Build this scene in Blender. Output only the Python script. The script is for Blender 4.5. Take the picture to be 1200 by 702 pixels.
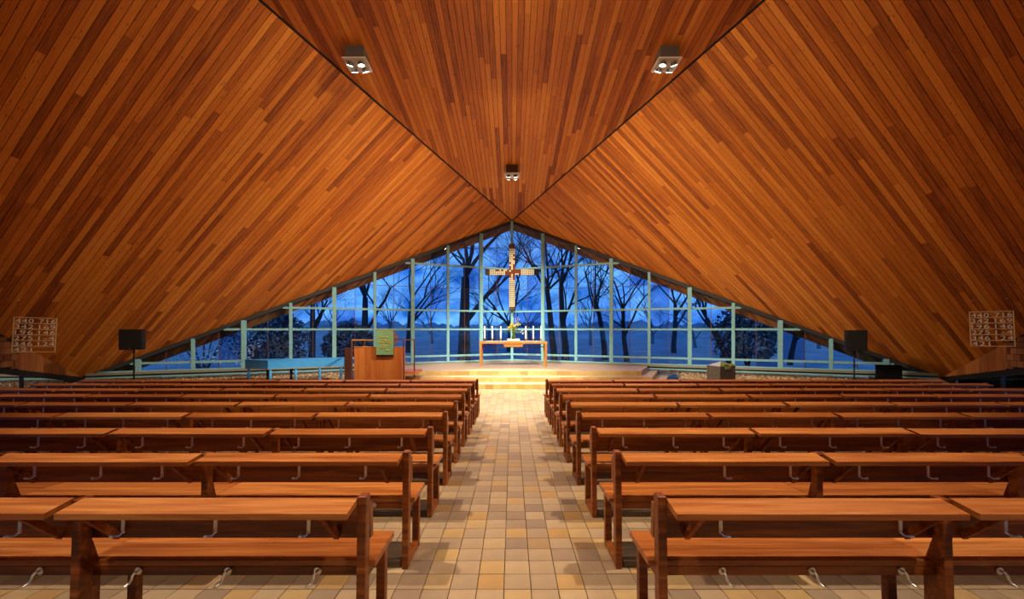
import bpy, bmesh, math, random
from mathutils import Vector, Matrix, noise as mnoise
random.seed(7)
S = bpy.context.scene
for o in list(bpy.data.objects): bpy.data.objects.remove(o, do_unlink=True)
COL = S.collection
# ------------------------------------------------------------------ camera
EYE = 1.55; F = 485.0; HZ = 386.0
cam_d = bpy.data.cameras.new('camera'); cam = bpy.data.objects.new('camera', cam_d); COL.objects.link(cam)
cam_d.sensor_width = 36.0; cam_d.lens = F/1200*36.0; cam_d.shift_y = (HZ-351)/1200.0; cam_d.clip_start = .05; cam_d.clip_end = 600
cam.location = (0, 0, EYE); cam.rotation_euler = (math.pi/2, 0, 0)
S.camera = cam
# ------------------------------------------------------------------ world (blue dusk sky with soft cloud)
W = bpy.data.worlds.new('dusk_sky'); S.world = W; W.use_nodes = True
nt = W.node_tree; nt.nodes.clear()
def wn(t, **k):
    n = nt.nodes.new(t)
    for a, b in k.items(): setattr(n, a, b)
    return n
w_out = wn('ShaderNodeOutputWorld'); w_bg = wn('ShaderNodeBackground'); w_tc = wn('ShaderNodeTexCoord')
w_map = wn('ShaderNodeMapping'); w_map.inputs['Scale'].default_value = (1, 1, 1.8)
w_no = wn('ShaderNodeTexNoise'); w_no.inputs['Scale'].default_value = 10; w_no.inputs['Detail'].default_value = 6; w_no.inputs['Roughness'].default_value = .6
w_cr = wn('ShaderNodeValToRGB')
w_cr.color_ramp.elements[0].position = .36; w_cr.color_ramp.elements[0].color = (.010, .10, .44, 1)
w_cr.color_ramp.elements[1].position = .68; w_cr.color_ramp.elements[1].color = (.14, .41, .95, 1)
w_bg.inputs['Strength'].default_value = 1.7
nt.links.new(w_tc.outputs['Generated'], w_map.inputs['Vector']); nt.links.new(w_map.outputs['Vector'], w_no.inputs['Vector'])
nt.links.new(w_no.outputs['Fac'], w_cr.inputs['Fac']); nt.links.new(w_cr.outputs['Color'], w_bg.inputs['Color'])
nt.links.new(w_bg.outputs['Background'], w_out.inputs['Surface'])
S.view_settings.view_transform = 'Standard'; S.view_settings.look = 'None'
S.view_settings.exposure = 0.0; S.view_settings.gamma = 1.0; S.view_settings.use_curve_mapping = False
LAMP_FLOOR = 2300.0     # heads turned down to the pews
LAMP_CROSS = 2000.0     # heads turned across the room to the far roof slope
LAMP_ALTAR = 3000.0     # heads turned to the altar
LAMP_COL = (1.0, .80, .56)

# ------------------------------------------------------------------ helpers
def P(px, py, d): return Vector(((px-600)/F*d, d, EYE+(HZ-py)/F*d))
def proj(v):
    return (600+F*v[0]/v[1], HZ-F*(v[2]-EYE)/v[1]) if v[1] > .2 else None
def link(o): COL.objects.link(o); return o
def meshobj(name, verts, faces, mat, parent=None, smooth=False, uv=None):
    me = bpy.data.meshes.new(name); me.from_pydata([tuple(v) for v in verts], [], faces); me.update()
    if mat: me.materials.append(mat)
    if uv is not None:
        l = me.uv_layers.new(name='UVMap')
        for lp in me.loops: l.data[lp.index].uv = uv[lp.vertex_index]
    if smooth:
        for p in me.polygons: p.use_smooth = True
    o = bpy.data.objects.new(name, me); link(o)
    if parent: o.parent = parent
    return o
def inst(name, me, parent=None, loc=(0,0,0), rot=(0,0,0), scale=(1,1,1)):
    o = bpy.data.objects.new(name, me); link(o); o.location = loc; o.rotation_euler = rot; o.scale = scale
    if parent: o.parent = parent
    return o
def empty(name, loc=(0,0,0), rot=(0,0,0)):
    o = bpy.data.objects.new(name, None); link(o); o.location = loc; o.rotation_euler = rot; o.empty_display_size = .1
    return o
def tag(o, label=None, cat=None, group=None, kind=None):
    if label: o['label'] = label
    if cat: o['category'] = cat
    if group: o['group'] = group
    if kind: o['kind'] = kind
    return o
class MB:
    def __init__(s): s.v = []; s.f = []
    def add(s, verts, faces):
        b = len(s.v); s.v += [tuple(v) for v in verts]; s.f += [tuple(b+i for i in f) for f in faces]; return s
    def box(s, x0, x1, y0, y1, z0, z1):
        return s.add([(x0,y0,z0),(x1,y0,z0),(x1,y1,z0),(x0,y1,z0),(x0,y0,z1),(x1,y0,z1),(x1,y1,z1),(x0,y1,z1)],
                     [(0,3,2,1),(4,5,6,7),(0,1,5,4),(1,2,6,5),(2,3,7,6),(3,0,4,7)])
    def bbox(s, x0, x1, y0, y1, z0, z1, b=.004):   # box with chamfered edges
        xs, ys, zs = (x0,x1), (y0,y1), (z0,z1)
        bm = bmesh.new(); bmesh.ops.create_cube(bm, size=1)
        for v in bm.verts:
            v.co = Vector((xs[v.co.x > 0], ys[v.co.y > 0], zs[v.co.z > 0]))
        bmesh.ops.bevel(bm, geom=bm.edges[:], offset=b, segments=1, affect='EDGES')
        bm.verts.index_update()
        s.add([v.co for v in bm.verts], [[v.index for v in f.verts] for f in bm.faces]); bm.free(); return s
    def prism(s, poly, z0, z1):
        n = len(poly)
        return s.add([(p[0],p[1],z0) for p in poly]+[(p[0],p[1],z1) for p in poly],
                     [tuple(reversed(range(n))), tuple(range(n,2*n))]+[(i,(i+1)%n,n+(i+1)%n,n+i) for i in range(n)])
    def prism3(s, pts, off):                       # polygon of 3d points pushed along a vector
        n = len(pts); off = Vector(off)
        return s.add([Vector(p) for p in pts]+[Vector(p)+off for p in pts],
                     [tuple(range(n)), tuple(reversed(range(n,2*n)))]+[((i+1)%n,i,n+i,n+(i+1)%n) for i in range(n)])
    def beam(s, a, b, w, h, up=(0,0,1)):
        a, b = Vector(a), Vector(b); d = (b-a).normalized(); u = Vector(up); x = d.cross(u)
        if x.length < 1e-4: x = d.cross(Vector((0,1,0)))
        x.normalize(); u = x.cross(d).normalized()
        q = [x*w/2+u*h/2, -x*w/2+u*h/2, -x*w/2-u*h/2, x*w/2-u*h/2]
        return s.add([a+k for k in q]+[b+k for k in q], [(0,1,2,3),(7,6,5,4)]+[((i+1)%4,i,4+i,4+(i+1)%4) for i in range(4)])
    def tube(s, pts, r, n=6, cap=True):
        pts = [Vector(p) for p in pts]; rs = r if isinstance(r, (list, tuple)) else [r]*len(pts); V = []; Fc = []
        for i, p in enumerate(pts):
            d = (pts[min(i+1,len(pts)-1)]-pts[max(i-1,0)]).normalized()
            a = d.cross(Vector((.37,.21,.9))); a = a if a.length > .05 else d.cross(Vector((1,0,0)))
            a.normalize(); b = d.cross(a)
            V += [p+(a*math.cos(t)+b*math.sin(t))*rs[i] for t in [2*math.pi*k/n for k in range(n)]]
        for i in range(len(pts)-1):
            for k in range(n): Fc.append((i*n+k, i*n+(k+1)%n, (i+1)*n+(k+1)%n, (i+1)*n+k))
        if cap: Fc += [tuple(reversed(range(n))), tuple(range((len(pts)-1)*n, len(pts)*n))]
        return s.add(V, Fc)
    def lathe(s, prof, n=12, c=(0,0,0)):
        V = []; Fc = []
        for r, z in prof: V += [(c[0]+r*math.cos(2*math.pi*k/n), c[1]+r*math.sin(2*math.pi*k/n), c[2]+z) for k in range(n)]
        for i in range(len(prof)-1):
            for k in range(n): Fc.append((i*n+k, i*n+(k+1)%n, (i+1)*n+(k+1)%n, (i+1)*n+k))
        Fc += [tuple(reversed(range(n))), tuple(range((len(prof)-1)*n, len(prof)*n))]
        return s.add(V, Fc)
    def blob(s, c, r, sub=1, sc=(1,1,1), jit=0):
        bm = bmesh.new(); bmesh.ops.create_icosphere(bm, subdivisions=sub, radius=1); bm.verts.index_update()
        V = []
        for v in bm.verts:
            k = 1+random.uniform(-jit, jit); V.append((c[0]+v.co.x*r*sc[0]*k, c[1]+v.co.y*r*sc[1]*k, c[2]+v.co.z*r*sc[2]*k))
        s.add(V, [[v.index for v in f.verts] for f in bm.faces]); bm.free(); return s
    def mesh(s, name, mat, smooth=False):
        me = bpy.data.meshes.new(name); me.from_pydata(s.v, [], s.f); me.update(); me.materials.append(mat)
        if smooth:
            for p in me.polygons: p.use_smooth = True
        return me
    def build(s, name, mat, parent=None, smooth=False): return inst(name, s.mesh(name, mat, smooth), parent)
def clip(poly, a, b):      # keep the part of poly left of the line a->b (2d)
    out = []; side = lambda p: (b[0]-a[0])*(p[1]-a[1])-(b[1]-a[1])*(p[0]-a[0])
    for i in range(len(poly)):
        p, q = poly[i], poly[(i+1)%len(poly)]; sp, sq = side(p), side(q)
        if sp >= 0: out.append(p)
        if (sp >= 0) != (sq >= 0):
            t = sp/(sp-sq); out.append((p[0]+(q[0]-p[0])*t, p[1]+(q[1]-p[1])*t))
    return out
def clip_convex(poly, cv):
    for i in range(len(cv)):
        poly = clip(poly, cv[i], cv[(i+1)%len(cv)])
        if len(poly) < 3: return []
    return poly
def area(p): return .5*sum(p[i][0]*p[(i+1)%len(p)][1]-p[(i+1)%len(p)][0]*p[i][1] for i in range(len(p)))
def shown(pts3):           # how many pixels of the frame a flat piece fills
    q = [proj(v) for v in pts3]
    if any(k is None for k in q): return 0
    c = clip_convex(q if area(q) > 0 else q[::-1], [(0,0),(1200,0),(1200,702),(0,702)])
    return abs(area(c)) if len(c) > 2 else 0

# ------------------------------------------------------------------ materials
def mat(name, col, rough=.5, metal=0, emit=None, es=0, spec=.5):
    m = bpy.data.materials.new(name); m.use_nodes = True; b = m.node_tree.nodes['Principled BSDF']
    b.inputs['Base Color'].default_value = (*col, 1); b.inputs['Roughness'].default_value = rough
    b.inputs['Metallic'].default_value = metal; b.inputs['Specular IOR Level'].default_value = spec
    if emit: b.inputs['Emission Color'].default_value = (*emit, 1); b.inputs['Emission Strength'].default_value = es
    return m
def N(m, t, **k):
    n = m.node_tree.nodes.new(t)
    for a, b in k.items(): setattr(n, a, b)
    return n
def L(m, a, b): m.node_tree.links.new(a, b)
def ramp(m, stops):
    r = N(m, 'ShaderNodeValToRGB'); e = r.color_ramp.elements
    while len(e) < len(stops): e.new(.5)
    for i, (p, c) in enumerate(stops): e[i].position = p; e[i].color = (*c, 1)
    return r
def math_n(m, op, a, b=None):
    n = N(m, 'ShaderNodeMath', operation=op)
    for i, v in enumerate((a, b)):
        if v is None: continue
        if isinstance(v, (int, float)): n.inputs[i].default_value = v
        else: L(m, v, n.inputs[i])
    return n.outputs[0]
def piece_random(m):
    oi = N(m, 'ShaderNodeObjectInfo'); ge = N(m, 'ShaderNodeNewGeometry')
    return math_n(m, 'FRACT', math_n(m, 'ADD', oi.outputs['Random'], ge.outputs['Random Per Island']))
def wood(name, stops, coord='Object', stretch=(1.2, 22, 22), rough=.4, knots=False, spec=.4, grain=.55, island=True):
    m = mat(name, stops[1][1], rough, spec=spec); b = m.node_tree.nodes['Principled BSDF']
    tc = N(m, 'ShaderNodeTexCoord'); mp = N(m, 'ShaderNodeMapping'); mp.inputs['Scale'].default_value = stretch
    r = piece_random(m) if island else N(m, 'ShaderNodeObjectInfo').outputs['Random']
    cmb = N(m, 'ShaderNodeCombineXYZ'); off = math_n(m, 'MULTIPLY', r, 37.0)
    for i in range(3): L(m, off, cmb.inputs[i])
    va = N(m, 'ShaderNodeVectorMath', operation='ADD'); L(m, tc.outputs[coord], mp.inputs['Vector']); L(m, mp.outputs['Vector'], va.inputs[0]); L(m, cmb.outputs[0], va.inputs[1])
    no = N(m, 'ShaderNodeTexNoise'); no.inputs['Scale'].default_value = 1.0; no.inputs['Detail'].default_value = 5; no.inputs['Roughness'].default_value = .62; no.inputs['Distortion'].default_value = .6
    L(m, va.outputs[0], no.inputs['Vector'])
    nf = N(m, 'ShaderNodeMapRange'); nf.inputs['From Min'].default_value = .27; nf.inputs['From Max'].default_value = .73; L(m, no.outputs['Fac'], nf.inputs['Value'])
    mix = math_n(m, 'ADD', math_n(m, 'MULTIPLY', nf.outputs[0], grain), math_n(m, 'MULTIPLY', r, 1-grain))
    rp = ramp(m, stops); L(m, mix, rp.inputs['Fac']); col = rp.outputs['Color']
    if knots:
        mp2 = N(m, 'ShaderNodeMapping'); mp2.inputs['Scale'].default_value = (4.2, 14, 14); L(m, tc.outputs[coord], mp2.inputs['Vector'])
        va2 = N(m, 'ShaderNodeVectorMath', operation='ADD'); L(m, mp2.outputs['Vector'], va2.inputs[0]); L(m, cmb.outputs[0], va2.inputs[1])
        vo = N(m, 'ShaderNodeTexVoronoi'); vo.inputs['Scale'].default_value = 1; vo.inputs['Randomness'].default_value = 1; L(m, va2.outputs[0], vo.inputs['Vector'])
        kr = ramp(m, [(0.05, (.12,.05,.02)), (.16, (1,1,1))]); L(m, vo.outputs['Distance'], kr.inputs['Fac'])
        mm = N(m, 'ShaderNodeMix', data_type='RGBA', blend_type='MULTIPLY'); mm.inputs['Factor'].default_value = .8
        L(m, col, mm.inputs['A']); L(m, kr.outputs['Color'], mm.inputs['B']); col = mm.outputs['Result']
    L(m, col, b.inputs['Base Color'])
    rr = N(m, 'ShaderNodeMapRange'); rr.inputs['To Min'].default_value = rough-.08; rr.inputs['To Max'].default_value = rough+.12
    L(m, no.outputs['Fac'], rr.inputs['Value']); L(m, rr.outputs[0], b.inputs['Roughness'])
    bu = N(m, 'ShaderNodeBump'); bu.inputs['Strength'].default_value = .12; bu.inputs['Distance'].default_value = .004
    L(m, no.outputs['Fac'], bu.inputs['Height']); L(m, bu.outputs['Normal'], b.inputs['Normal'])
    return m
def speckle(name, stops, scale=30, rough=.8, coord='Object', detail=4):
    m = mat(name, stops[0][1], rough); b = m.node_tree.nodes['Principled BSDF']
    tc = N(m, 'ShaderNodeTexCoord'); no = N(m, 'ShaderNodeTexNoise'); no.inputs['Scale'].default_value = scale; no.inputs['Detail'].default_value = detail
    L(m, tc.outputs[coord], no.inputs['Vector']); rp = ramp(m, stops); L(m, no.outputs['Fac'], rp.inputs['Fac']); L(m, rp.outputs['Color'], b.inputs['Base Color'])
    return m
M = {}
M['ceiling'] = wood('ceiling_plank', [(.16, (.25,.050,.005)), (.40, (.57,.155,.013)), (.66, (.74,.235,.024)), (.92, (.86,.34,.05))], 'UV', (1.6, 42, 1), .5, True, grain=.40)
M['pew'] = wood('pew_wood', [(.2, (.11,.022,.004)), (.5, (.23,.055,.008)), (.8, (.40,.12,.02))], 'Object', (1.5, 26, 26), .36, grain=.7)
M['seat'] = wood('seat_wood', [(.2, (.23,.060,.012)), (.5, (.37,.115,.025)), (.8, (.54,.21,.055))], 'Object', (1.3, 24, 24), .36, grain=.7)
M['footboard'] = wood('footboard_wood', [(.2, (.05,.03,.018)), (.6, (.13,.085,.055)), (.9, (.24,.17,.12))], 'Object', (1.5, 18, 18), .7)
M['oak'] = wood('altar_wood', [(.2, (.36,.15,.035)), (.6, (.52,.24,.06)), (.9, (.64,.34,.10))], 'Object', (1.5, 25, 25), .35)
M['pulpit'] = wood('pulpit_wood', [(.2, (.40,.10,.02)), (.5, (.52,.15,.03)), (.9, (.62,.21,.05))], 'Object', (22, 22, 1.2), .4)
M['pulpit_dark'] = wood('pulpit_dark_wood', [(.2, (.07,.025,.014)), (.6, (.14,.05,.028)), (.9, (.2,.08,.045))], 'Object', (20, 20, 1.2), .4)
M['cladding'] = wood('cladding_wood', [(.2, (.25,.075,.016)), (.55, (.40,.13,.03)), (.9, (.55,.21,.055))], 'Object', (20, 20, 1.2), .5)
M['metal'] = mat('nickel', (.80,.78,.74), .36, 1)
M['black'] = mat('black_plastic', (.007,.0065,.006), .55)
M['cavity'] = mat('dark_joint', (.012,.007,.004), .9)
M['fold'] = mat('black_trim', (.006,.005,.004), .7)
M['teal'] = speckle('teal_paint', [(.3, (.24,.54,.60)), (.7, (.29,.61,.67))], 8, .42)
M['edge'] = mat('edge_beam', (.035,.038,.042), .6)
M['sill'] = mat('grey_sill', (.30,.30,.25), .5)
M['joint'] = mat('glazing_joint', (.14,.065,.045), .6)
M['cream'] = mat('cream_glass', (.93,.86,.62), .2)
M['ruby'] = mat('ruby_glass', (.28,.05,.02), .2)
M['bronze'] = mat('cross_bronze', (.16,.075,.035), .45, .6)
M['brass'] = mat('brass', (.55,.33,.10), .3, 1)
M['wax'] = mat('candle_wax', (.95,.92,.84), .5)
M['flame'] = mat('flame', (1,.7,.3), .5, emit=(1,.62,.22), es=14)
M['cloth_white'] = mat('white_linen', (.88,.90,.82), .8)
M['paper'] = mat('paper', (.95,.94,.90), .8)
M['green_cloth'] = speckle('green_cloth', [(.3, (.17,.33,.15)), (.7, (.22,.40,.19))], 120, .85)
M['gold_thread'] = mat('gold_thread', (.52,.40,.05), .6)
M['blue'] = speckle('blue_paint', [(.3, (.05,.32,.80)), (.7, (.065,.38,.88))], 5, .38)
M['vase'] = mat('green_glaze', (.06,.10,.02), .2)
M['leaf'] = mat('leaf_green', (.12,.22,.04), .6)
M['yellow'] = mat('yellow_petal', (.85,.62,.03), .6)
M['orange'] = mat('orange_petal', (.85,.42,.08), .6)
M['white_petal'] = mat('white_petal', (.8,.78,.7), .6)
M['gold_frame'] = mat('gold_frame', (.80,.56,.24), .45)
M['number'] = mat('number_white', (.90,.86,.80), .6)
M['housing'] = mat('lamp_housing', (.10,.075,.06), .5)
M['plate'] = mat('lamp_plate', (.62,.56,.50), .4)
M['bulb'] = mat('lamp_bulb', (1,.95,.85), .4, emit=(1,.93,.8), es=22)
M['planter'] = speckle('planter_clay', [(.35, (.065,.048,.037)), (.7, (.10,.078,.06))], 12, .8)
M['moss'] = speckle('moss', [(.3, (.06,.08,.02)), (.6, (.22,.22,.06)), (.8, (.3,.16,.06))], 25, .95)
M['slate'] = mat('slate_lid', (.36,.35,.42), .6)
M['stone'] = speckle('plinth_stone', [(.3, (.05,.045,.04)), (.7, (.17,.145,.12))], 6, .9)
M['pebble'] = mat('pebble', (.4,.3,.2), .85)
r_ = ramp(M['pebble'], [(0, (.20,.13,.08)), (.4, (.42,.29,.17)), (.75, (.55,.42,.28)), (1, (.70,.60,.46))])
L(M['pebble'], piece_random(M['pebble']), r_.inputs['Fac']); L(M['pebble'], r_.outputs['Color'], M['pebble'].node_tree.nodes['Principled BSDF'].inputs['Base Color'])
M['earth'] = speckle('gravel_bed', [(.3, (.14,.095,.055)), (.7, (.38,.27,.16))], 45, .95)
M['twig'] = mat('dry_twig', (.20,.12,.06), .9)
def brickmat():
    m = mat('wall_brick', (.3,.1,.04), .85); b = m.node_tree.nodes['Principled BSDF']
    rp = ramp(m, [(0, (.17,.055,.02)), (.5, (.30,.11,.04)), (1, (.42,.18,.075))]); L(m, piece_random(m), rp.inputs['Fac']); L(m, rp.outputs['Color'], b.inputs['Base Color'])
    return m
M['brick'] = brickmat()
def tilemat():
    m = mat('floor_tile', (.4,.3,.2), .45, spec=.45); b = m.node_tree.nodes['Principled BSDF']
    rp = ramp(m, [(0, (.24,.168,.118)), (.14, (.29,.205,.135)), (.42, (.345,.245,.155)), (.66, (.38,.272,.168)), (.84, (.405,.272,.125)), (.95, (.37,.215,.08)), (1, (.25,.175,.125))])
    r = piece_random(m); L(m, r, rp.inputs['Fac'])
    tc = N(m, 'ShaderNodeTexCoord'); no = N(m, 'ShaderNodeTexNoise'); no.inputs['Scale'].default_value = 9; no.inputs['Detail'].default_value = 6
    L(m, tc.outputs['Object'], no.inputs['Vector'])
    mr = N(m, 'ShaderNodeMapRange'); mr.inputs['To Min'].default_value = .78; mr.inputs['To Max'].default_value = 1.2; L(m, no.outputs['Fac'], mr.inputs['Value'])
    vm = N(m, 'ShaderNodeVectorMath', operation='SCALE'); L(m, rp.outputs['Color'], vm.inputs[0]); L(m, mr.outputs[0], vm.inputs['Scale']); L(m, vm.outputs[0], b.inputs['Base Color'])
    rr = N(m, 'ShaderNodeMapRange'); rr.inputs['To Min'].default_value = .38; rr.inputs['To Max'].default_value = .62; L(m, no.outputs['Fac'], rr.inputs['Value']); L(m, rr.outputs[0], b.inputs['Roughness'])
    return m
M['tile'] = tilemat(); M['grout'] = mat('tile_grout', (.17,.115,.075), .9)
def stepmat(name, c1, c2, mortar, scale):
    m = mat(name, c1, .5); b = m.node_tree.nodes['Principled BSDF']
    tc = N(m, 'ShaderNodeTexCoord'); mp = N(m, 'ShaderNodeMapping'); L(m, tc.outputs['Object'], mp.inputs['Vector'])
    br = N(m, 'ShaderNodeTexBrick'); br.offset = 0; br.inputs['Color1'].default_value = (*c1, 1); br.inputs['Color2'].default_value = (*c2, 1); br.inputs['Mortar'].default_value = (*mortar, 1)
    br.inputs['Scale'].default_value = 1; br.inputs['Brick Width'].default_value = scale; br.inputs['Row Height'].default_value = scale; br.inputs['Mortar Size'].default_value = .004
    L(m, mp.outputs['Vector'], br.inputs['Vector']); L(m, br.outputs['Color'], b.inputs['Base Color'])
    return m
M['step'] = stepmat('step_tile', (.62,.42,.13), (.46,.28,.08), (.30,.2,.08), .1725)
M['dais'] = stepmat('dais_tile', (.56,.40,.27), (.51,.35,.22), (.40,.28,.18), .345)
def glass(name, tint):
    m = bpy.data.materials.new(name); m.use_nodes = True; t = m.node_tree; t.nodes.clear()
    o = N(m, 'ShaderNodeOutputMaterial'); tr = N(m, 'ShaderNodeBsdfTransparent'); tr.inputs['Color'].default_value = (*tint, 1)
    gl = N(m, 'ShaderNodeBsdfGlossy'); gl.inputs['Roughness'].default_value = .012; gl.inputs['Color'].default_value = (.9,.95,1,1)
    fr = N(m, 'ShaderNodeFresnel'); fr.inputs['IOR'].default_value = 1.35; mx = N(m, 'ShaderNodeMixShader')
    L(m, fr.outputs[0], mx.inputs['Fac']); L(m, tr.outputs[0], mx.inputs[1]); L(m, gl.outputs[0], mx.inputs[2]); L(m, mx.outputs[0], o.inputs['Surface'])
    return m
GLASS = [glass('pane_clear', (.97,.98,1)), glass('pane_blue', (.80,.88,.97)), glass('pane_smoke', (.62,.68,.82)), glass('pane_clear_b', (.93,.96,1))]
M['bark'] = speckle('bark', [(.3, (.035,.03,.028)), (.7, (.075,.065,.06))], 14, .95)
M['grass'] = speckle('dusk_grass', [(.3, (.15,.16,.17)), (.6, (.26,.26,.28)), (.8, (.36,.35,.38))], .6, 1, detail=8)
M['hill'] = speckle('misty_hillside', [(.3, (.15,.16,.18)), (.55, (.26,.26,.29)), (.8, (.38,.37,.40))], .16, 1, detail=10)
M['needle'] = speckle('evergreen', [(.3, (.07,.08,.085)), (.7, (.17,.18,.19))], 3, .9)
M['blossom'] = mat('pale_leaf', (.62,.62,.60), .8)

# ------------------------------------------------------------------ the geometry of the room (metres; y runs to the altar)
SL = .035; YF = 9.15; ZF = -SL*YF
def zfloor(y): return -SL*y if y < YF else ZF
YA, WS = 18.1, .42                    # apex of the glass wall and how fast it comes back to either side
A = Vector((0, YA, EYE+4.75))
FX, FZ = .4432, .126                  # the folds: sideways and upward per metre towards the camera
def zcenter(y): return A.z+FZ*(YA-y)
nL = Vector((-64.48, 41.14, 99.61)); nL.normalize()
def zside(x, y): return A.z-(nL.x*(-abs(x))+nL.y*(y-YA))/nL.z
def ywall(x): return YA-WS*abs(x)
def xside(y): return 13.1-.22*(12.6-y)      # side walls
YB = -5.0                             # back wall

# ------------------------------------------------------------------ floor
TX, TY, T0X, T0Y = .1715, .1728, -.051, 2.614
fl = meshobj('floor', [(-13.6,YB-.2,zfloor(YB)-.011),(13.6,YB-.2,zfloor(YB)-.011),(13.6,YF,ZF-.006),(-13.6,YF,ZF-.006),(13.6,16.2,ZF-.006),(-13.6,16.2,ZF-.006),
     (-13.6,YB-.2,-1),(13.6,YB-.2,-1),(13.6,16.2,-1),(-13.6,16.2,-1)], [(0,1,2,3),(3,2,4,5),(6,9,8,7),(0,6,7,1),(4,8,9,5),(1,7,8,4,2),(0,3,5,9,6)], M['grout'])
tag(fl, 'beige and ochre square tiled church floor sloping down to the altar', kind='structure')
field = MB(); ntile = 0
for j in range(-43, 60):
    y0 = T0Y+j*TY+.0014; y1 = y0+TY-.0028
    if y0 < YB+.1 or y1 > 13.0: continue
    for i in range(-56, 57):
        x0 = T0X+i*TX+.0014; x1 = x0+TX-.0028
        if max(abs(x0), abs(x1)) > 9.75: continue
        e = random.uniform(-.0006, .0006); h = .006
        za, zb = zfloor(y0)+e, zfloor(y1)+e
        xc, yc = (x0+x1)/2, (y0+y1)/2; b = .002
        V = [(x0,y0,za-h),(x1,y0,za-h),(x1,y1,zb-h),(x0,y1,zb-h),(x0+b,y0+b,za),(x1-b,y0+b,za),(x1-b,y1-b,zb),(x0+b,y1-b,zb)]
        Fc = [(4,5,6,7),(0,1,5,4),(1,2,6,5),(2,3,7,6),(3,0,4,7)]
        near = (abs(xc) < .80 and 2.44 < yc < 7.0) or (abs(xc) < 3.0 and 2.44 < yc < 2.86)
        if near and ntile < 300:
            ntile += 1; meshobj('tile', [(v[0]-xc, v[1]-yc, v[2]) for v in V], Fc, M['tile'], fl).location = (xc, yc, 0)
        else: field.add(V, Fc)
tag(field.build('tile_field', M['tile'], fl), kind='stuff')

# ------------------------------------------------------------------ roof: flat middle triangle and two folded side slopes, all planked
def planking(root, O, es, et, n, poly, pitch, mirror=False, lmin=1.8, lmax=6.0):
    """strips along et, side by side along es; poly is the convex outline in (s, t)"""
    if area(poly) < 0: poly = poly[::-1]
    smin, smax = min(p[0] for p in poly), max(p[0] for p in poly); tmin, tmax = min(p[1] for p in poly), max(p[1] for p in poly)
    items = []; k = math.floor(smin/pitch)
    while k*pitch < smax:
        t = tmin-random.uniform(0, lmax)
        while t < tmax:
            t2 = t+random.uniform(lmin, lmax)
            q = clip_convex([(k*pitch+.0045, t+.001), ((k+1)*pitch-.0045, t+.001), ((k+1)*pitch-.0045, t2-.001), (k*pitch+.0045, t2-.001)], poly)
            if len(q) > 2 and abs(area(q)) > .004:
                e = random.uniform(0, .004); p3 = [O+es*a+et*b+n*e for a, b in q]
                items.append((shown(p3), q, p3))
            t = t2
        k += 1
    items.sort(key=lambda i: -i[0]); rest = MB(); ruv = []
    for idx, (px, q, p3) in enumerate(items):
        m = MB(); m.prism3(p3, n*.022); uv = [(b, a) for a, b in q]*2
        if mirror: pass
        if idx < 300 and px > 20:
            meshobj('plank', m.v, m.f, M['ceiling'], root, uv=uv)
        else: rest.add(m.v, m.f); ruv += uv
    tag(meshobj('plank_field', rest.v, rest.f, M['ceiling'], root, uv=ruv), kind='stuff')
yfs = -3.48                                                  # where fold and side wall meet
# middle
es, et = Vector((1,0,0)), Vector((0,-1,FZ)).normalized(); nC = es.cross(et); nC = nC if nC.z > 0 else -nC
tl = math.hypot(1, FZ); tb = (YA-YB)*tl; ts = (YA-yfs)*tl; xs_, xb = FX*(YA-yfs), xside(YB)
polyC = [(0,0), (-xs_,ts), (-xb,tb), (xb,tb), (xs_,ts)]
back = MB(); back.prism3([A+es*a+et*b+nC*.03 for a, b in polyC], nC*.12)
cc = back.build('ceiling', M['cavity']); tag(cc, 'long narrow planked middle ceiling panel between the two black folds', kind='structure')
planking(cc, A, es, et, nC, polyC, .12)
ef = Vector((-FX,-1,FZ)).normalized()
OH = .62                                                   # roof edge out past the glass
for sg in (-1, 1):
    n = Vector((nL.x*(-sg), nL.y, nL.z)); e = Vector((ef.x*(-sg), ef.y, ef.z)); t = n.cross(e); t = t if t.z < 0 else -t
    def st(x, y):
        v = Vector((sg*x, y, zside(x, y)))-A; return (v.dot(e), v.dot(t))
    # corner of overhang line and side line pushed out
    xo = 14.1; yo = YA+OH-WS*xo
    polyS = [st(FX*(YA-yfs), yfs), (0,0), st(0, YA+OH), st(xo, yo), st(xo, yo-.9), st(xside(yfs)+.25, yfs-.2)]
    if area(polyS) < 0: polyS = polyS[::-1]
    m = MB(); m.prism3([A+e*a+t*b+n*.03 for a, b in polyS], n*.12)
    c = m.build('ceiling', M['cavity'])
    tag(c, 'planked roof slope falling to the %s of the altar' % ('left' if sg < 0 else 'right'), kind='structure')
    planking(c, A, e, t, n, polyS, .12)
    a = A-nL*0; b = Vector((sg*FX*(YA-yfs), yfs, zcenter(yfs)))
    tr = MB().beam(a, b, .05, .03, nC).build('trim_%d' % (1 if sg < 0 else 2), M['fold']); tag(tr, 'thin black trim along the %s roof fold' % ('left' if sg < 0 else 'right'), kind='structure')

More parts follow.
